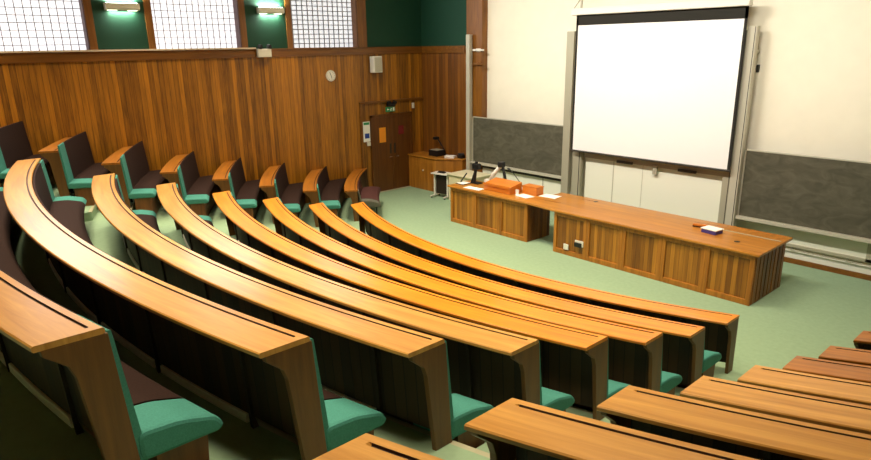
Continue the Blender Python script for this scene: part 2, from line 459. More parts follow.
# half steps in the two aisles
for xa, xb in (('L', 'L'), ('R', 'R')):
    for i in range(1, len(allr)):
        z0, z1 = allt[i - 1], allt[i]; zm = (z0 + z1) / 2; k = min(i, 7)
        if xa == 'L': x0, x1 = wing_r[k] + .02, mid_l[k] - .02
        else: x0, x1 = mid_r[k] + .02, right_l[k] - .02
        r1 = allr[i] + .001; r0 = r1 - .36
        def arcrow(r, z): return [bm.verts.new((x0 + (x1 - x0) * q / 6, arc_y(r, x0 + (x1 - x0) * q / 6), z)) for q in range(7)]
        seq = [arcrow(r0, z0 - .01), arcrow(r0, zm - .03), arcrow(r0, zm), arcrow(r0 + .05, zm), arcrow(r1, zm)]
        for j in range(4):
            for q in range(6): bm.faces.new((seq[j][q], seq[j][q + 1], seq[j + 1][q + 1], seq[j + 1][q])).material_index = 1 if j in (1, 2) else 0
        for q in (0, 6):
            lo = bm.verts.new(seq[4][q].co - Vector((0, 0, zm - z0 + .01)))
            bm.faces.new((seq[0][q], seq[1][q], seq[2][q], seq[3][q], seq[4][q], lo))
fl = structure(link_mesh('floor', bm, ['carpet', 'nosing']))

# ------------------------------------------------------------------ left wall, windows, door
RZ0, RZ1 = 4.0, 4.2
WIN = [(-1.75, .30), (1.60, 3.66), (5.0, 7.02), (8.41, 10.44)]
WTOP = 6.2
bm = bmesh.new()
box(bm, XL - .3, XL, YB, YF, -.2, RZ1 - .02, 0)
ys = [YB] + [v for w in WIN for v in w] + [YF]
for i in range(0, len(ys), 2): box(bm, XL - .3, XL, ys[i], ys[i + 1], RZ1 - .02, WTOP, 1)
box(bm, XL - .3, XL, YB, YF, WTOP, ZC + .1, 1)
structure(link_mesh('wall_left', bm, ['wall_wood', 'green_paint']))
bm = bmesh.new(); box(bm, XL, XL + .035, YB, 12.75, RZ0, RZ1); box(bm, XL, XL + .05, YB, 12.75, RZ1 - .03, RZ1)
structure(link_mesh('trim_1', bm, 'rail_wood', bevel=.004))
for i, (a, b) in enumerate(WIN):
    if i == 0: continue
    wr = bpy.data.objects.new(f'window_{i}', None); C.objects.link(wr); wr.location = (XL, (a + b) / 2, RZ1)
    structure(wr)
    bm = bmesh.new()
    for y0, y1 in ((a - .15, a + .0), (b - .0, b + .15)): box(bm, XL - .02, XL + .03, y0, y1 + (.14 if i == 3 and y0 > a else 0), RZ1, WTOP + .15)
    box(bm, XL - .02, XL + .03, a - .15, b + (.29 if i == 3 else .15), WTOP, WTOP + .15)
    link_mesh('window_frame', bm, 'frame_wood', wr, bevel=.004)
    bm = bmesh.new()
    box(bm, XL - .24, XL - .01, b - .012, b + .0, RZ1, WTOP); box(bm, XL - .24, XL - .01, a, a + .012, RZ1, WTOP)
    box(bm, XL - .24, XL - .01, a, b, RZ1 - .02, RZ1 + .012)
    link_mesh('window_reveal', bm, 'frame_wood' if i == 3 else 'jamb', wr)
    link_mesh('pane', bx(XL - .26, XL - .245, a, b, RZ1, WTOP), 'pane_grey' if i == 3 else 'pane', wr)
    bm = bmesh.new()
    lw = .011 if i == 3 else .007
    ny = 13 if i == 3 else 14; dy = (b - a) / ny
    for q in range(ny + 1): box(bm, XL - .235, XL - .215, a + dy * q - lw, a + dy * q + lw, RZ1, WTOP)
    nz = round((WTOP - RZ1) / (.12 if i == 3 else .14)); dz = (WTOP - RZ1) / nz
    for q in range(nz + 1): box(bm, XL - .232, XL - .218, a, b, RZ1 + dz * q - lw, RZ1 + dz * q + lw)
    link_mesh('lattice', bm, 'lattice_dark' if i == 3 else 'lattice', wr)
# cable trunking on the rail
tag(settle(link_mesh('cable_trunking', bx(XL + .031, XL + .07, 0.6, 7.35, RZ1, RZ1 + .035), 'sill'), (XL + .06, 4, RZ1)), 'pale cable trunking running along the top of the wooden rail', 'trunking')

# double door
dr = bpy.data.objects.new('door_1', None); C.objects.link(dr); dr.location = (XL, 11.5, 0); structure(dr)
for y0, y1, hy in ((10.80, 11.50, 11.42), (11.505, 12.21, 11.58)):
    lf = link_mesh('door_leaf', bx(XL + .0, XL + .03, y0, y1, .01, 2.22), 'door_wood', dr, bevel=.004)
    link_mesh('door_handle', tb([(XL + .03, hy, 1.02), (XL + .075, hy, 1.02), (XL + .075, hy + (.1 if hy > 11.5 else -.1), 1.02)], .012), 'chrome', lf)
    link_mesh('push_plate', bx(XL + .03, XL + .036, hy - .03, hy + .03, 1.12, 1.42), 'dark_metal', lf)
bm = bmesh.new()
box(bm, XL, XL + .05, 10.72, 10.80, 0, 2.30); box(bm, XL, XL + .05, 12.21, 12.27, 0, 2.30); box(bm, XL, XL + .05, 10.72, 12.27, 2.22, 2.30)
link_mesh('door_frame', bm, 'door_wood', dr, bevel=.004)
link_mesh('threshold', bx(XL, XL + .1, 10.72, 12.27, 0, .015), 'nosing', dr)
bm = bmesh.new(); box(bm, XL, XL + .06, 10.36, 12.74, 2.64, 2.70); box(bm, XL, XL + .03, 10.36, 10.41, 0, 2.64)
structure(link_mesh('trim_2', bm, 'rail_wood', bevel=.004))
bm = bmesh.new(); box(bm, XL, XL + .02, YB, 10.36, .0, .12)

# things on the left wall
for i, (y, lab) in enumerate(((4.39, 'white up and down wall light between the two left windows'), (7.83, 'white up and down wall light left of the smaller right window'))):
    t = thing('wall_light', lab, 'lamp', (XL, y, 5.03), 'wall lights on the green wall')
    bm = bmesh.new()
    for p in ((0,),):
        vs = []
        for (xx, zz) in ((0, 5.03), (.10, 5.03), (.14, 5.06), (.14, 5.17), (0, 5.17)):
            vs.append([bm.verts.new((XL + xx, yy, zz)) for yy in (y - .34, y + .34)])
        for q in range(5):
            if q == 3: continue
            a_, b_ = vs[q], vs[(q + 1) % 5]; bm.faces.new((a_[0], a_[1], b_[1], b_[0]))
        bm.faces.new([v[0] for v in vs]); bm.faces.new([v[1] for v in vs][::-1])
    link_mesh('housing', bm, 'white_plastic', t)
    o = link_mesh('tube', bx(XL + .03, XL + .12, y - .30, y + .30, 5.165, 5.18), 'lamp_glow', t); o['label'] = 'glowing fluorescent tube'
    for s in (-.2, .2):
        o = link_mesh('lens', bx(XL + .02, XL + .09, y + s - .09, y + s + .09, 5.022, 5.03), 'lamp_lens', t); o['label'] = 'small glowing lens under the housing'
# clock
t = thing('wall_clock', 'round white wall clock on the plank wall', 'clock', (XL, 9.48, 3.47))
def disc(x0, x1, y, z, r, n=32):
    bm = bmesh.new(); tube(bm, [(x0, y, z), (x1, y, z)], r, n=n); return bm
link_mesh('case', disc(XL, XL + .03, 9.48, 3.47, .15), 'white_plastic', t, bevel=.006)
link_mesh('dial', disc(XL + .03, XL + .034, 9.48, 3.47, .125), 'paper', t)
bm = bmesh.new()
for q in range(12):
    an = q * math.pi / 6
    vs = box(bm, XL + .034, XL + .036, 9.48 - .004, 9.48 + .004, 3.47 + .1, 3.47 + .12)
    for v in vs:
        dy, dz_ = v.co.y - 9.48, v.co.z - 3.47
        v.co.y = 9.48 + dy * math.cos(an) + dz_ * math.sin(an); v.co.z = 3.47 - dy * math.sin(an) + dz_ * math.cos(an)
link_mesh('hour_marks', bm, 'black', t)
for ln, an, nm in ((.07, 2.9, 'hour_hand'), (.10, -.35, 'minute_hand')):
    bm = bmesh.new(); tube(bm, [(XL + .04, 9.48, 3.47), (XL + .04, 9.48 + ln * math.sin(an), 3.47 + ln * math.cos(an))], .006, n=6)
    link_mesh(nm, bm, 'black', t)
# loudspeaker
t = thing('wall_loudspeaker', 'white box loudspeaker high on the plank wall', 'speaker', (XL, 11.03, 3.5))
link_mesh('cabinet', bx(XL + .03, XL + .24, 10.78, 11.08, 3.50, 3.95), 'white_plastic', t, bevel=.02)
link_mesh('grille', bx(XL + .24, XL + .25, 10.81, 11.05, 3.53, 3.92), plain('speaker_grille', rgb(196, 190, 168), .7, noise=.2, nscale=300), t)
link_mesh('wall_bracket', bx(XL, XL + .03, 10.88, 10.98, 3.62, 3.84), 'dark_metal', t)
# emergency light
t = thing('emergency_light', 'white emergency light with two black spot heads on the wooden rail', 'lamp', (XL, 7.6, 4.0))
link_mesh('battery_box', bx(XL + .036, XL + .15, 7.36, 7.72, 4.0, 4.2), 'white_plastic', t, bevel=.012)
for s in (-.12, .12):
    h = link_mesh('spot_head', tb([(XL + .09, 7.54 + s, 4.255), (XL + .16, 7.54 + s + .03, 4.245)], .055, n=16), 'black', t)
    link_mesh('swivel', tb([(XL + .09, 7.54 + s, 4.195), (XL + .09, 7.54 + s, 4.24)], .012), 'black', h)
# exit sign with twin heads over the door
t = thing('exit_sign', 'small green exit sign with running figure and black twin lamps over the doors', 'sign', (XL, 11.45, 2.42))
link_mesh('sign_plate', bx(XL + .03, XL + .06, 11.28, 11.62, 2.36, 2.50), 'green_sign', t, bevel=.004)
bm = bmesh.new(); X0, X1 = XL + .06, XL + .063
def quad(pts): 
    a_ = [bm.verts.new((X0, y, z)) for y, z in pts]; b_ = [bm.verts.new((X1, y, z)) for y, z in pts]
    bm.faces.new(a_); bm.faces.new(b_[::-1])
    for q in range(len(pts)): bm.faces.new((a_[q], a_[(q + 1) % len(pts)], b_[(q + 1) % len(pts)], b_[q]))
quad([(11.53, 2.38), (11.53, 2.48), (11.59, 2.48), (11.59, 2.38)])                       # doorway
quad([(11.31, 2.43), (11.35, 2.465), (11.35, 2.44), (11.40, 2.44), (11.40, 2.42), (11.35, 2.42), (11.35, 2.395)])   # arrow
quad([(11.455, 2.46), (11.455, 2.48), (11.475, 2.48), (11.475, 2.46)])                   # head
quad([(11.44, 2.42), (11.455, 2.458), (11.485, 2.455), (11.47, 2.415)])                  # body
quad([(11.44, 2.42), (11.42, 2.38), (11.435, 2.38), (11.46, 2.415)]); quad([(11.455, 2.42), (11.49, 2.40), (11.485, 2.378), (11.47, 2.39), (11.465, 2.41)])
quad([(11.485, 2.455), (11.51, 2.435), (11.50, 2.428), (11.475, 2.44)])
link_mesh('running_figure', bm, 'paper', t)
link_mesh('lamp_box', bx(XL + .03, XL + .12, 11.32, 11.6, 2.52, 2.60), 'black', t, bevel=.008)
for s in (-.1, .1): link_mesh('spot_head', tb([(XL + .08, 11.46 + s, 2.64), (XL + .16, 11.46 + s, 2.62)], .055, n=16), 'black', t)
tag(settle(link_mesh('detector_box', bx(XL + .03, XL + .07, 12.28, 12.36, 2.40, 2.56), 'white_plastic', bevel=.006), (XL, 12.32, 2.4)), 'tiny white box right of the exit sign above the door', 'detector')
t = thing('notice_board', 'white fire notice with blue and green symbols left of the doors', 'sign', (XL, 10.58, 1.5))
link_mesh('backing', bx(XL + .03, XL + .036, 10.45, 10.69, 1.56, 2.14), 'paper', t)
link_mesh('green_header', bx(XL + .036, XL + .039, 10.47, 10.67, 2.05, 2.12), 'green_sign', t)
link_mesh('blue_symbol', bx(XL + .036, XL + .039, 10.50, 10.66, 1.66, 1.80), 'blue_paper', t)
tag(settle(link_mesh('call_point', bx(XL + .03, XL + .07, 10.56, 10.67, 1.44, 1.55), 'white_plastic', bevel=.006), (XL, 10.6, 1.44)), 'small white switch box just under the fire notice', 'switch')
tag(settle(link_mesh('door_poster', bx(XL + .03, XL + .034, 11.02, 11.26, 1.48, 1.92), 'orange_paper'), (XL, 11.1, 1.48)), 'orange paper notice stuck on the left door leaf', 'poster')
tag(settle(link_mesh('door_sign', bx(XL + .03, XL + .034, 11.74, 11.94, 1.66, 1.92), 'red_paper'), (XL, 11.8, 1.66)), 'dark red notice stuck on the right door leaf', 'sign')

# ------------------------------------------------------------------ front wall, ceiling, other walls
bm = bmesh.new()
box(bm, XL, -12.98, 12.75, YF + .3, -.2, RZ1 - .02, 0)
box(bm, XL, -12.98, 12.75, YF + .3, RZ1 - .02, ZC + .1, 1)
structure(link_mesh('wall_corner', bm, ['front_wood', 'green_paint']))
structure(link_mesh('wall_front', bx(-12.98, XR + .3, YF, YF + .3, -.2, ZC + .1), 'cream_paint'))
structure(link_mesh('trim_3', bx(-13.0, -12.40, 12.735, YF + .1, 0, ZC), 'pilaster_wood', bevel=.004))
structure(link_mesh('trim_4', bx(XL + .05, -13.06, 12.715, 12.75, RZ0, RZ1), 'rail_wood', bevel=.004))
bm = bmesh.new(); box(bm, -12.36, XR, YF - .05, YF, .10, .26)
structure(link_mesh('trim_5', bm, 'white_plastic', bevel=.006))
structure(link_mesh('baseboard_front', bx(-12.36, XR, YF - .065, YF, 0, .10), 'rail_wood', bevel=.004))
structure(link_mesh('ceiling', bx(XL - .3, XR + .3, YB - .3, YF + .3, ZC, ZC + .2), 'white_paint'))
structure(link_mesh('wall_right', bx(XR, XR + .3, YB, YF, -.2, ZC + .1), 'front_wood'))
structure(link_mesh('wall_back', bx(XL - .3, XR + .3, YB - .3, YB, -.2, ZC + .1), 'front_wood'))

# ------------------------------------------------------------------ boards, rails, screen on the front wall
YBd = 12.70
def chalkboard(x0, x1, z0, z1, lab):
    t = thing('chalkboard', lab, 'chalkboard', ((x0 + x1) / 2, YBd, z0), 'chalkboards on the front wall')
    link_mesh('writing_surface', bx(x0 + .02, x1 - .02, YBd, YBd + .03, z0 + .02, z1 - .02), 'chalk', t)
    bm = bmesh.new()
    box(bm, x0, x1, YBd - .01, YBd + .035, z1 - .025, z1); box(bm, x0, x0 + .025, YBd - .01, YBd + .035, z0, z1); box(bm, x1 - .025, x1, YBd - .01, YBd + .035, z0, z1)
    link_mesh('frame', bm, 'pale_metal', t, bevel=.003)
    link_mesh('chalk_ledge', bx(x0, x1, YBd - .10, YBd + .035, z0 - .04, z0 + .02), 'pale_metal', t, bevel=.006)
    return t
chalkboard(-12.72, -9.47, .98, 2.27, 'grey chalkboard left of the screen, behind the lectern box')
chalkboard(-5.125, -2.0, .80, 2.16, 'grey chalkboard at the right photo edge beyond the long bench')
# lower board parked under the left chalkboard
t = thing('whiteboard', 'lower board parked under the left chalkboard, top edge darkened like the shaded gap', 'board', (-11.1, 12.76, .4))
link_mesh('board_panel', bx(-12.38, -9.58, 12.77, 12.80, .42, .84), 'whiteboard', t); link_mesh('top_edge', bx(-12.38, -9.58, 12.76, 12.81, .84, .90), 'dark_metal', t)  # top edge coloured dark, as the shade in the gap below the chalk ledge
bm = bmesh.new()
for x in (-11.6, -10.2): box(bm, x, x + .03, 12.765, 12.77, .42, .84)
link_mesh('joint_strip', bm, 'grey_metal', t)
t = thing('whiteboard', 'lower whiteboard in a grey frame under the right chalkboard', 'board', (-3.9, 12.85, .36))
link_mesh('board_panel', bx(-5.0, -2.86, 12.86, 12.89, .40, .80), 'whiteboard', t)
bm = bmesh.new(); box(bm, -5.0, -2.76, 12.84, 12.90, .34, .40); box(bm, -2.86, -2.76, 12.84, 12.90, .34, .84)
link_mesh('frame', bm, 'grey_metal', t, bevel=.004)
t = thing('pipe', 'thin conduit pipe low on the wall right of the long bench', 'pipe', (-3, 12.84, .3))
link_mesh('conduit', tb([(-5.0, 12.84, .29), (-2.2, 12.84, .29)], .012), 'grey_metal', t)
for x in (-4.1, -3.15, -2.4): link_mesh('pipe_clip', bx(x, x + .03, 12.825, YF - .05, .275, .325), 'grey_metal', t)
# middle whiteboard behind the screen
t = thing('whiteboard', 'cream whiteboard in the middle below the white screen', 'board', (-7.3, 12.74, .4))
link_mesh('board_panel', bx(-8.85, -5.48, 12.72, 12.75, .30, 4.3), 'whiteboard', t)
link_mesh('top_edge', bx(-8.85, -5.48, 12.68, 12.72, 1.56, 1.68), 'grey_metal', t)
bm = bmesh.new(); box(bm, -8.08, -8.06, 12.714, 12.72, .30, 1.58); box(bm, -7.32, -7.31, 12.714, 12.72, .30, 1.58)
link_mesh('joint_strip', bm, 'pale_metal', t)
for x0, x1 in ((-7.95, -7.55), (-6.45, -6.05)): link_mesh('handle', bx(x0, x1, 12.63, 12.68, 1.545, 1.60), 'dark_metal', t, bevel=.006)
link_mesh('latch', bx(-7.03, -6.93, 12.62, 12.68, 1.40, 1.60), 'grey_metal', t, bevel=.01)
# guide rails
def rail(x0, x1, y0, y1, z0, z1, lab, mat='grey_metal', slot=True):
    t = thing('guide_rail', lab, 'rail', ((x0 + x1) / 2, (y0 + y1) / 2, z0), 'guide rails of the sliding boards')
    link_mesh('channel', bx(x0, x1, y0, y1, z0, z1), mat, t, bevel=.008)
    if slot:
        link_mesh('slot', bx(x0 + (x1 - x0) * .80, x0 + (x1 - x0) * .87, y0 - .006, y0, z0, z1 - .01), 'dark_metal', t)
    link_mesh('wall_bracket', bx(x0 + .03, x1 - .06, y1, YF, z1 - .5, z1 - .44), mat, t)
    return t
p = rail(-12.87, -12.73, 12.58, 12.70, 0.05, 4.49, 'tall pale rail post standing before the wooden pilaster', 'pale_metal', False)
for z, m_, lb in ((4.05, 'white_plastic', 'small pale bracket on the wooden pilaster, the upper of two'), (3.68, 'rail_wood', 'small brown bracket on the wooden pilaster, the lower of two')):
    t = thing('wall_hook', lb, 'bracket', (-12.5, 12.70, z), 'brackets on the pilaster')
    link_mesh('arm', bx(-12.70, -12.28, 12.66, 12.70, z, z + .05), m_, t, bevel=.005); link_mesh('wall_plate', bx(-12.60, -12.45, 12.70, 12.735, z - .02, z + .07), m_, t)
rail(-9.46, -9.25, 12.57, 12.70, .05, 4.48, 'grey upright rail beside the left chalkboard, left of the screen', 'grey_metal', False)
rail(-9.16, -8.92, 12.60, 12.74, .05, 4.40, 'grey inner rail behind the left edge of the screen')
rail(-5.47, -5.31, 12.60, 12.74, .05, 4.40, 'grey inner rail behind the right edge of the screen')
rail(-5.30, -5.13, 12.56, 12.70, .05, 4.47, 'pale upright rail beside the right chalkboard, right of the screen', 'pale_metal')
tag(settle(link_mesh('wall_switch', bx(-5.20, -5.15, 12.90, 12.95, 3.62, 3.76), 'dark_metal', bevel=.004), (-5.17, 12.92, 3.62)), 'tiny dark fitting on the cream wall right of the screen', 'fitting')
# projection screen
ys_ = 12.45
t = thing('projection_screen', 'large white pull-down projection screen with black border', 'screen', (-7.2, ys_, 1.7))
link_mesh('screen_surface', bx(-9.06, -5.335, ys_, ys_ + .006, 1.755, 4.60), 'screen_white', t)
bm = bmesh.new()
box(bm, -9.115, -9.06, ys_, ys_ + .006, 1.74, 4.84); box(bm, -5.335, -5.28, ys_, ys_ + .006, 1.74, 4.84); box(bm, -9.115, -5.28, ys_, ys_ + .006, 4.60, 4.84)
link_mesh('black_border', bm, 'black_border', t)
link_mesh('bottom_bar', tb([(-9.12, ys_, 1.735), (-5.27, ys_, 1.735)], .022), 'dark_metal', t)
link_mesh('housing', bx(-9.21, -5.24, ys_ - .10, ys_ + .08, 4.82, 4.97), 'white_plastic', t, bevel=.02)
for x in (-9.0, -5.32):
    bm = bmesh.new(); box(bm, x - .015, x + .015, ys_ + .06, YF, 5.2, 5.23); box(bm, x - .015, x + .015, ys_ - .02, ys_ + .02, 4.96, 5.23)
    tube(bm, [(x - .2, ys_, 4.97), (x, ys_, 5.2)], .012)
    link_mesh('hanger', bm, 'grey_metal' if x < -7 else 'dark_metal', t)

# ------------------------------------------------------------------ teaching bench
ZT = .92
def panelled(root, x0, x1, n, yf, z0, z1):
    w = (x1 - x0) / n
    for i in range(n):
        a, b = x0 + w * i, x0 + w * (i + 1)
        fr = link_mesh('panel', bx(a + .06, b - .06, yf + .028, yf + .045, z0 + .09, z1 - .07), 'bench_oak', root)
        bm = bmesh.new()
        box(bm, a, a + .07, yf, yf + .035, z0, z1); box(bm, b - .08, b, yf, yf + .035, z0, z1)
        box(bm, a + .07, b - .07, yf, yf + .035, z0, z0 + .10); box(bm, a + .07, b - .07, yf, yf + .035, z1 - .08, z1)
        link_mesh('panel_frame', bm, 'bench_frame', fr, bevel=.008)
def side(root, x, y0, y1, z0, z1, sgn):
    bm = bmesh.new(); n = 8; w = (y1 - y0) / n
    box(bm, min(x, x - sgn * .025), max(x, x - sgn * .025), y0, y1, z0, z1)
    for i in range(n): box(bm, min(x, x + sgn * .009), max(x, x + sgn * .009), y0 + w * i + .02, y0 + w * (i + 1) - .03, z0 + .03, z1 - .03)
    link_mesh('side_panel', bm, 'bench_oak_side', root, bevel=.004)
cab = thing('bench_cabinet', 'left pedestal of the teaching bench with three oak panels', 'cabinet', (-9.8, 10.6, 0), 'cabinets of the teaching bench')
panelled(cab, -11.03, -8.57, 3, 10.24, 0.0, ZT - .045); side(cab, -8.57, 10.275, 11.04, 0, ZT - .045, 1); side(cab, -11.03, 10.275, 11.04, 0, ZT - .045, -1)
link_mesh('carcass', bx(-10.99, -8.60, 10.31, 11.02, .02, ZT - .05), 'base_oak', cab)
cab = thing('bench_cabinet', 'long right part of the teaching bench with five oak panels', 'cabinet', (-5.7, 10.8, 0), 'cabinets of the teaching bench')
panelled(cab, -7.78, -3.735, 5, 10.16, 0.0, ZT - .045); side(cab, -3.735, 10.195, 11.44, 0, ZT - .045, 1); side(cab, -7.78, 10.195, 11.44, 0, ZT - .045, -1)
link_mesh('carcass', bx(-7.75, -3.77, 10.23, 11.42, .02, ZT - .05), 'base_oak', cab)
s_ = link_mesh('socket', bx(-7.50, -7.38, 10.142, 10.16, .12, .24), 'white_plastic', cab, bevel=.004)
s_ = link_mesh('socket', bx(-7.22, -7.02, 10.14, 10.16, .26, .38), 'white_plastic', cab, bevel=.004)
link_mesh('plug', bx(-7.21, -7.05, 10.10, 10.14, .25, .34), 'black', s_, bevel=.008)
bm = bmesh.new()
prism(bm, [(-11.09, 10.19), (-8.5, 10.19), (-7.8, 10.115), (-3.66, 10.115), (-3.66, 11.50), (-8.62, 11.50), (-8.62, 11.10), (-11.09, 11.10)], ZT - .045, ZT)
wt = link_mesh('worktop', bm, 'worktop', None, bevel=.01); settle(wt, (-7, 10.8, ZT - .045)); tag(wt, 'long oak worktop over both parts of the teaching bench', 'worktop')
link_mesh('inlay_strip', bx(-4.9, -3.71, 11.09, 11.13, ZT - .01, ZT + .001), 'nosing', wt)['label'] = 'pale strip let into the top'
link_mesh('back_flap', bx(-4.75, -3.71, 11.15, 11.48, ZT - .02, ZT + .001), 'bench_frame', wt)
for x, y in ((-4.22, 10.58), (-7.55, 11.3), (-7.72, 10.9)):
    if x == -7.72: continue
    link_mesh('cable_grommet', tb([(x, y, ZT - .01), (x, y, ZT + .001)], .05, n=20), 'black', wt)

# things on the teaching bench
ZT += .001
t = thing('carton', 'small white and purple carton on the right part of the worktop', 'box', (-4.75, 10.78, ZT))
link_mesh('carton_body', bx(-4.90, -4.62, 10.68, 10.90, ZT, ZT + .07, rz=-.15), 'purple', t, bevel=.004)
link_mesh('lid', bx(-4.91, -4.61, 10.67, 10.91, ZT + .07, ZT + .085, rz=-.15), 'paper', t)
t = thing('board_duster', 'brown wooden board duster beside the carton', 'duster', (-5.05, 11.0, ZT))
link_mesh('duster_block', bx(-5.2, -4.97, 10.95, 11.03, ZT + .02, ZT + .055, rz=.2), 'lectern_wood', t, bevel=.008); link_mesh('felt', bx(-5.2, -4.97, 10.95, 11.03, ZT, ZT + .02, rz=.2), 'black', t)
# lectern box
t = thing('lectern_box', 'orange wooden lectern box with a sloping top on the left worktop', 'lectern', (-9.7, 10.75, ZT))
bm = bmesh.new()
o_ = [(10.48, ZT), (10.48, ZT + .15), (10.54, ZT + .165), (10.90, ZT + .23), (10.90, ZT)]
a_ = [bm.verts.new((-10.12, y, z)) for y, z in o_]; b_ = [bm.verts.new((-9.30, y, z)) for y, z in o_]
bm.faces.new(a_); bm.faces.new(b_[::-1])
for q in range(5): bm.faces.new((a_[q], a_[(q + 1) % 5], b_[(q + 1) % 5], b_[q]))
link_mesh('body', bm, 'lectern_wood', t, bevel=.006)
link_mesh('lip', bx(-10.12, -9.30, 10.465, 10.48, ZT + .11, ZT + .175), 'lectern_wood', t, bevel=.004)
t = thing('wooden_box', 'small brown wooden box at the right of the lectern box', 'box', (-9.0, 10.95, ZT))
bm = bmesh.new(); box(bm, -9.22, -8.80, 10.82, 10.84, ZT, ZT + .17); box(bm, -9.22, -8.80, 11.04, 11.06, ZT, ZT + .17); box(bm, -9.22, -9.20, 10.84, 11.04, ZT, ZT + .17); box(bm, -8.82, -8.80, 10.84, 11.04, ZT, ZT + .17); box(bm, -9.2, -8.82, 10.84, 11.04, ZT, ZT + .02)
link_mesh('box_sides', bm, 'lectern_wood', t)
link_mesh('lid', bx(-9.23, -8.79, 10.81, 11.07, ZT + .17, ZT + .185), 'lectern_wood', t, bevel=.003)
# document camera
t = thing('document_camera', 'white document camera with a bent arm behind the lectern box', 'camera', (-10.35, 11.0, ZT))
link_mesh('base', bx(-10.55, -10.16, 10.93, 11.09, ZT, ZT + .12), 'white_plastic', t, bevel=.015)
bm = bmesh.new(); tube(bm, [(-10.40, 11.0, ZT + .10), (-10.28, 11.0, ZT + .28), (-10.08, 11.02, ZT + .50)], .06, r1=.045)
link_mesh('arm', bm, 'white_plastic', t, smooth=True)
link_mesh('camera_head', bx(-10.12, -9.98, 10.94, 11.08, ZT + .47, ZT + .60), 'black', t, bevel=.02)
link_mesh('light_arm', tb([(-10.03, 11.02, ZT + .52), (-9.90, 11.0, ZT + .16)], .035), 'black', t)
# monitor and tilted tablet at the left end
t = thing('monitor_stand', 'black stand with an upright black head at the left end of the worktop', 'stand', (-10.68, 10.78, ZT))
link_mesh('foot', bx(-10.84, -10.58, 10.74, 10.92, ZT, ZT + .03), 'black', t, bevel=.008)
link_mesh('column', tb([(-10.74, 10.78, ZT + .02), (-10.70, 10.82, ZT + .55)], .04), 'black', t)
link_mesh('head', bx(-10.80, -10.60, 10.76, 10.88, ZT + .36, ZT + .50), 'black', t, bevel=.015)
link_mesh('brace', tb([(-10.82, 10.77, ZT + .02), (-10.71, 10.80, ZT + .34)], .028), 'black', t)
t = thing('tablet', 'tilted white tablet with a dark edge left of the black stand', 'tablet', (-10.95, 10.6, ZT))
bm = bmesh.new(); vs = box(bm, -11.05, -10.80, 10.45, 10.72, ZT, ZT + .015)
for v in vs: v.co.z += max(0, v.co.x + 11.05) * -.0
link_mesh('back_shell', bm, 'black', t)
link_mesh('display', bx(-11.04, -10.81, 10.46, 10.71, ZT + .015, ZT + .02), 'paper', t)
link_mesh('stylus', tb([(-11.03, 10.60, ZT + .03), (-10.88, 10.66, ZT + .26)], .016), 'black', t)
# microphone
t = thing('microphone', 'thin black gooseneck microphone standing behind the lectern box', 'microphone', (-9.34, 11.0, ZT))
link_mesh('base', tb([(-9.32, 11.02, ZT), (-9.32, 11.02, ZT + .03)], .05, n=18), 'black', t)
pts_ = [(-9.32 - .50 * math.sin(q * .16), 11.02, ZT + .03 + .42 * math.sin(q * .19)) for q in range(9)]
link_mesh('gooseneck', tb(pts_, .010), 'black', t, smooth=True); link_mesh('capsule', tb([pts_[-1], (pts_[-1][0] - .06, pts_[-1][1], pts_[-1][2] + .01)], .02), 'black', t)
for (x, y, w, d, rz, lab) in ((-10.35, 10.38, .5, .22, .05, 'white paper sheet at the front edge left of the lectern box'), (-8.98, 10.62, .40, .26, -.2, 'white paper sheet in front of the small wooden box'),
                              (-8.55, 11.0, .42, .3, .1, 'white paper sheet right of the small wooden box')):
    tag(settle(link_mesh('paper_sheet', bx(x - w / 2, x + w / 2, y - d / 2, y + d / 2, ZT + .001, ZT + .006, rz=rz), 'paper'), (x, y, ZT)), lab, 'paper', 'papers on the worktop')
t = thing('cup', 'small white cup in front of the wooden box', 'cup', (-9.2, 10.58, ZT))
bm = bmesh.new(); tube(bm, [(-9.2, 10.62, ZT), (-9.2, 10.62, ZT + .10)], .032, n=18, r1=.042); link_mesh('cup_body', bm, 'paper', t, smooth=False)
bm = bmesh.new(); tube(bm, [(-9.2, 10.62, ZT + .10), (-9.2, 10.62, ZT + .108)], .043, n=18); link_mesh('cup_lid', bm, 'white_plastic', t)

ZT = .92
# ------------------------------------------------------------------ counter in the corner, trolley, cream table
t = thing('corner_counter', 'oak corner counter beside the doors with a chamfered end', 'counter', (-14.3, 12.5, 0))
bm = bmesh.new(); prism(bm, [(XL + .02, 12.11), (-13.74, 12.13), (-13.02, 12.57), (-13.02, 12.74), (XL + .02, 12.74)], 0, .99)
link_mesh('carcass', bm, 'bench_frame', t, bevel=.004)
bm = bmesh.new(); prism(bm, [(XL + .01, 12.07), (-13.72, 12.09), (-12.98, 12.55), (-12.98, 12.745), (XL + .01, 12.745)], .99, 1.03)
link_mesh('counter_top', bm, 'worktop', t, bevel=.005)
link_mesh('lock', tb([(-14.25, 12.13, .60), (-14.25, 12.10, .60)], .025, n=16), 'white_plastic', t)
ZK = 1.03
t = thing('overhead_projector', 'black overhead projector with a folding arm on the corner counter', 'projector', (-14.0, 12.45, ZK))
link_mesh('body', bx(-14.22, -13.84, 12.32, 12.66, ZK, ZK + .17), 'black', t, bevel=.01); link_mesh('glass_stage', bx(-14.18, -13.88, 12.36, 12.62, ZK + .17, ZK + .178), 'grey_metal', t)
link_mesh('arm', tb([(-13.86, 12.64, ZK + .17), (-14.10, 12.58, ZK + .5)], .016), 'black', t); link_mesh('head', bx(-14.22, -14.08, 12.50, 12.64, ZK + .46, ZK + .54), 'black', t, bevel=.01)
t = thing('paper_stack', 'white stack of papers on the angled end of the counter', 'papers', (-13.5, 12.5, ZK))
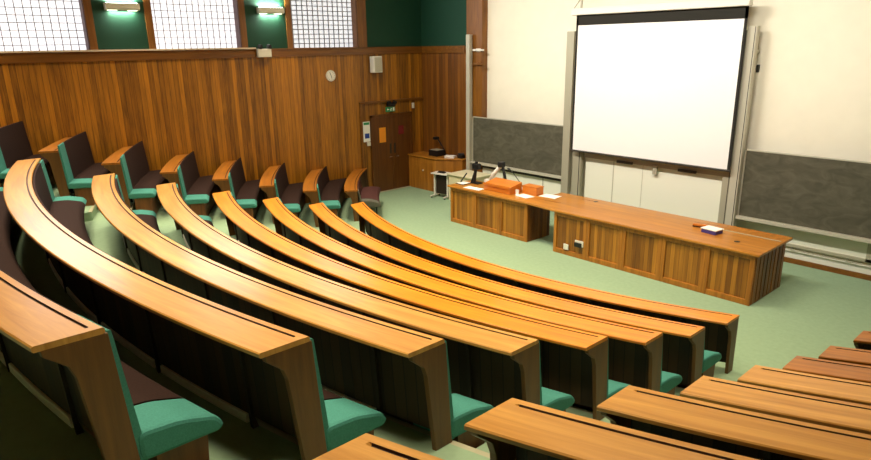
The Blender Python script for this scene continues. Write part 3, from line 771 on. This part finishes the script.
link_mesh('sheets', bx(-13.64, -13.34, 12.44, 12.64, ZK, ZK + .05, rz=.4), 'paper', t); link_mesh('top_sheet', bx(-13.62, -13.38, 12.46, 12.62, ZK + .05, ZK + .055, rz=.7), 'paper', t)
t = thing('desk_telephone', 'small black telephone at the end of the corner counter', 'telephone', (-13.14, 12.62, ZK))
link_mesh('base', bx(-13.24, -13.06, 12.58, 12.72, ZK, ZK + .10), 'black', t, bevel=.01); link_mesh('handset', tb([(-13.22, 12.60, ZK + .125), (-13.08, 12.70, ZK + .125)], .022), 'black', t)
t = thing('trolley', 'white framed trolley with a dark side panel beside the corner counter', 'trolley', (-13.1, 11.85, 0))
R_ = .19; X_, Y_ = -13.07, 11.80
link_mesh('top', bx(X_ - .30, X_ + .28, Y_ - .14, Y_ + .22, .69, .72, rz=R_), 'white_plastic', t, bevel=.005)
for dx in (-.24, .22):
    link_mesh('leg', bx(X_ + dx - .025, X_ + dx + .025, Y_ - .03, Y_ + .03, .07, .69, rz=R_, piv=(X_, Y_, 0)), 'white_plastic', t, bevel=.004)
    f = link_mesh('foot', bx(X_ + dx - .03, X_ + dx + .03, Y_ - .2, Y_ + .22, .04, .07, rz=R_, piv=(X_, Y_, 0)), 'white_plastic', t, bevel=.006)
    for dy in (-.17, .19):
        cx_, cy_ = X_ + dx * math.cos(R_) - dy * math.sin(R_), Y_ + dx * math.sin(R_) + dy * math.cos(R_)
        link_mesh('castor', tb([(cx_ - .012, cy_, .022), (cx_ + .012, cy_, .022)], .022, n=14), 'black', f)
link_mesh('dark_panel', bx(X_ - .19, X_ + .17, Y_ - .01, Y_ + .02, .12, .66, rz=R_, piv=(X_, Y_, 0)), 'panel_dark', t)
t = thing('tape_dispenser', 'small dark tray lying on the white trolley', 'tray', (-13.1, 11.9, .72))
link_mesh('tray_base', bx(-13.22, -12.98, 11.76, 11.90, .72, .74), 'dark_metal', t); link_mesh('tray_rim', bx(-13.2, -13.0, 11.78, 11.88, .74, .76), 'black', t)
t = thing('cream_cupboard', 'low cream cupboard between the trolley and the teaching bench', 'cupboard', (-12.3, 12.1, 0))
link_mesh('carcass', bx(-12.72, -11.75, 11.75, 12.45, 0, .74), plain('cream_laminate', rgb(226, 214, 172), .5), t, bevel=.004)
link_mesh('cupboard_top', bx(-12.75, -11.72, 11.70, 12.48, .74, .77), plain('cream_laminate_top', rgb(232, 222, 184), .45), t, bevel=.004)

# ------------------------------------------------------------------ light
def area(name, loc, rot, sx, sy, power, col, spread=180):
    l = bpy.data.lights.new(name, 'AREA'); l.shape = 'RECTANGLE'; l.size = sx; l.size_y = sy; l.energy = power; l.color = col; l.spread = math.radians(spread)
    o = bpy.data.objects.new(name, l); C.objects.link(o); o.location = loc; o.rotation_euler = rot
    return o
WARM = (1.0, .85, .60)
for i, x in enumerate((-12.8, -9.4, -6.0, -2.6)):
    for j, y in enumerate((1.5, 4.8, 8.0)):
        t = thing('ceiling_light', 'recessed ceiling light panel', 'lamp', (x, y, ZC - .06), 'ceiling lights')
        link_mesh('frame', bx(x - .75, x + .75, y - .35, y + .35, ZC - .06, ZC), 'white_plastic', t)
        link_mesh('diffuser', bx(x - .70, x + .70, y - .30, y + .30, ZC - .07, ZC - .06), 'ceiling_glow', t)
        area('ceiling_lamp', (x, y, ZC - .09), (0, 0, 0), 1.4, .6, 62 if x > -3 else 74 if x < -12 else 92, WARM, 95)
for x in (-11, -7.3, -3.6):
    t = thing('ceiling_strip_light', 'ceiling strip lamp washing the front wall', 'lamp', (x, 7.0, ZC - .1), 'strip lamps before the front wall')
    link_mesh('housing', bx(x - 1.2, x + 1.2, 6.9, 7.1, ZC - .12, ZC), 'white_plastic', t)
    area('strip_lamp', (x, 7.0, ZC - .14), (math.radians(60), 0, 0), 2.2, .15, 158, (1.0, .95, .87), 100)
for (a, b) in WIN[1:]:
    area('window_daylight', (XL + .02, (a + b) / 2, 5.2), (0, math.radians(-90), 0), 1.9, 1.9, 50, (.93, .96, 1.0))
for y in (4.39, 7.83):
    area('uplight', (XL + .08, y, 5.2), (math.radians(180), 0, 0), .1, .6, 36, (.95, 1, .9))
    area('downlight', (XL + .06, y, 5.015), (0, 0, 0), .08, .5, 15, (.92, 1, .88))

w = bpy.data.worlds.new('world'); sc.world = w; w.use_nodes = True
bg = w.node_tree.nodes['Background']; bg.inputs[0].default_value = (.9, .95, 1, 1); bg.inputs[1].default_value = .2

# ------------------------------------------------------------------ camera
yaw, pitch, roll, F = math.radians(48.57343102), math.radians(-16.37524802), math.radians(-.92370249), 625.948
f = Vector((-math.sin(yaw) * math.cos(pitch), math.cos(yaw) * math.cos(pitch), math.sin(pitch)))
r = Vector((math.cos(yaw), math.sin(yaw), 0)); u = r.cross(f)
r2 = r * math.cos(roll) + u * math.sin(roll); u2 = -r * math.sin(roll) + u * math.cos(roll)
cam = bpy.data.cameras.new('camera'); co = bpy.data.objects.new('camera', cam); C.objects.link(co)
co.matrix_world = Matrix(((r2.x, u2.x, -f.x, 0), (r2.y, u2.y, -f.y, 0), (r2.z, u2.z, -f.z, 4.2), (0, 0, 0, 1)))
cam.sensor_width = 36; cam.sensor_fit = 'HORIZONTAL'; cam.lens = F / 871 * 36; cam.clip_start = .05
sc.camera = co
sc.view_settings.view_transform = 'Standard'; sc.view_settings.look = 'None'
sc.view_settings.exposure = 0.0; sc.view_settings.gamma = 1.0; sc.view_settings.use_curve_mapping = False
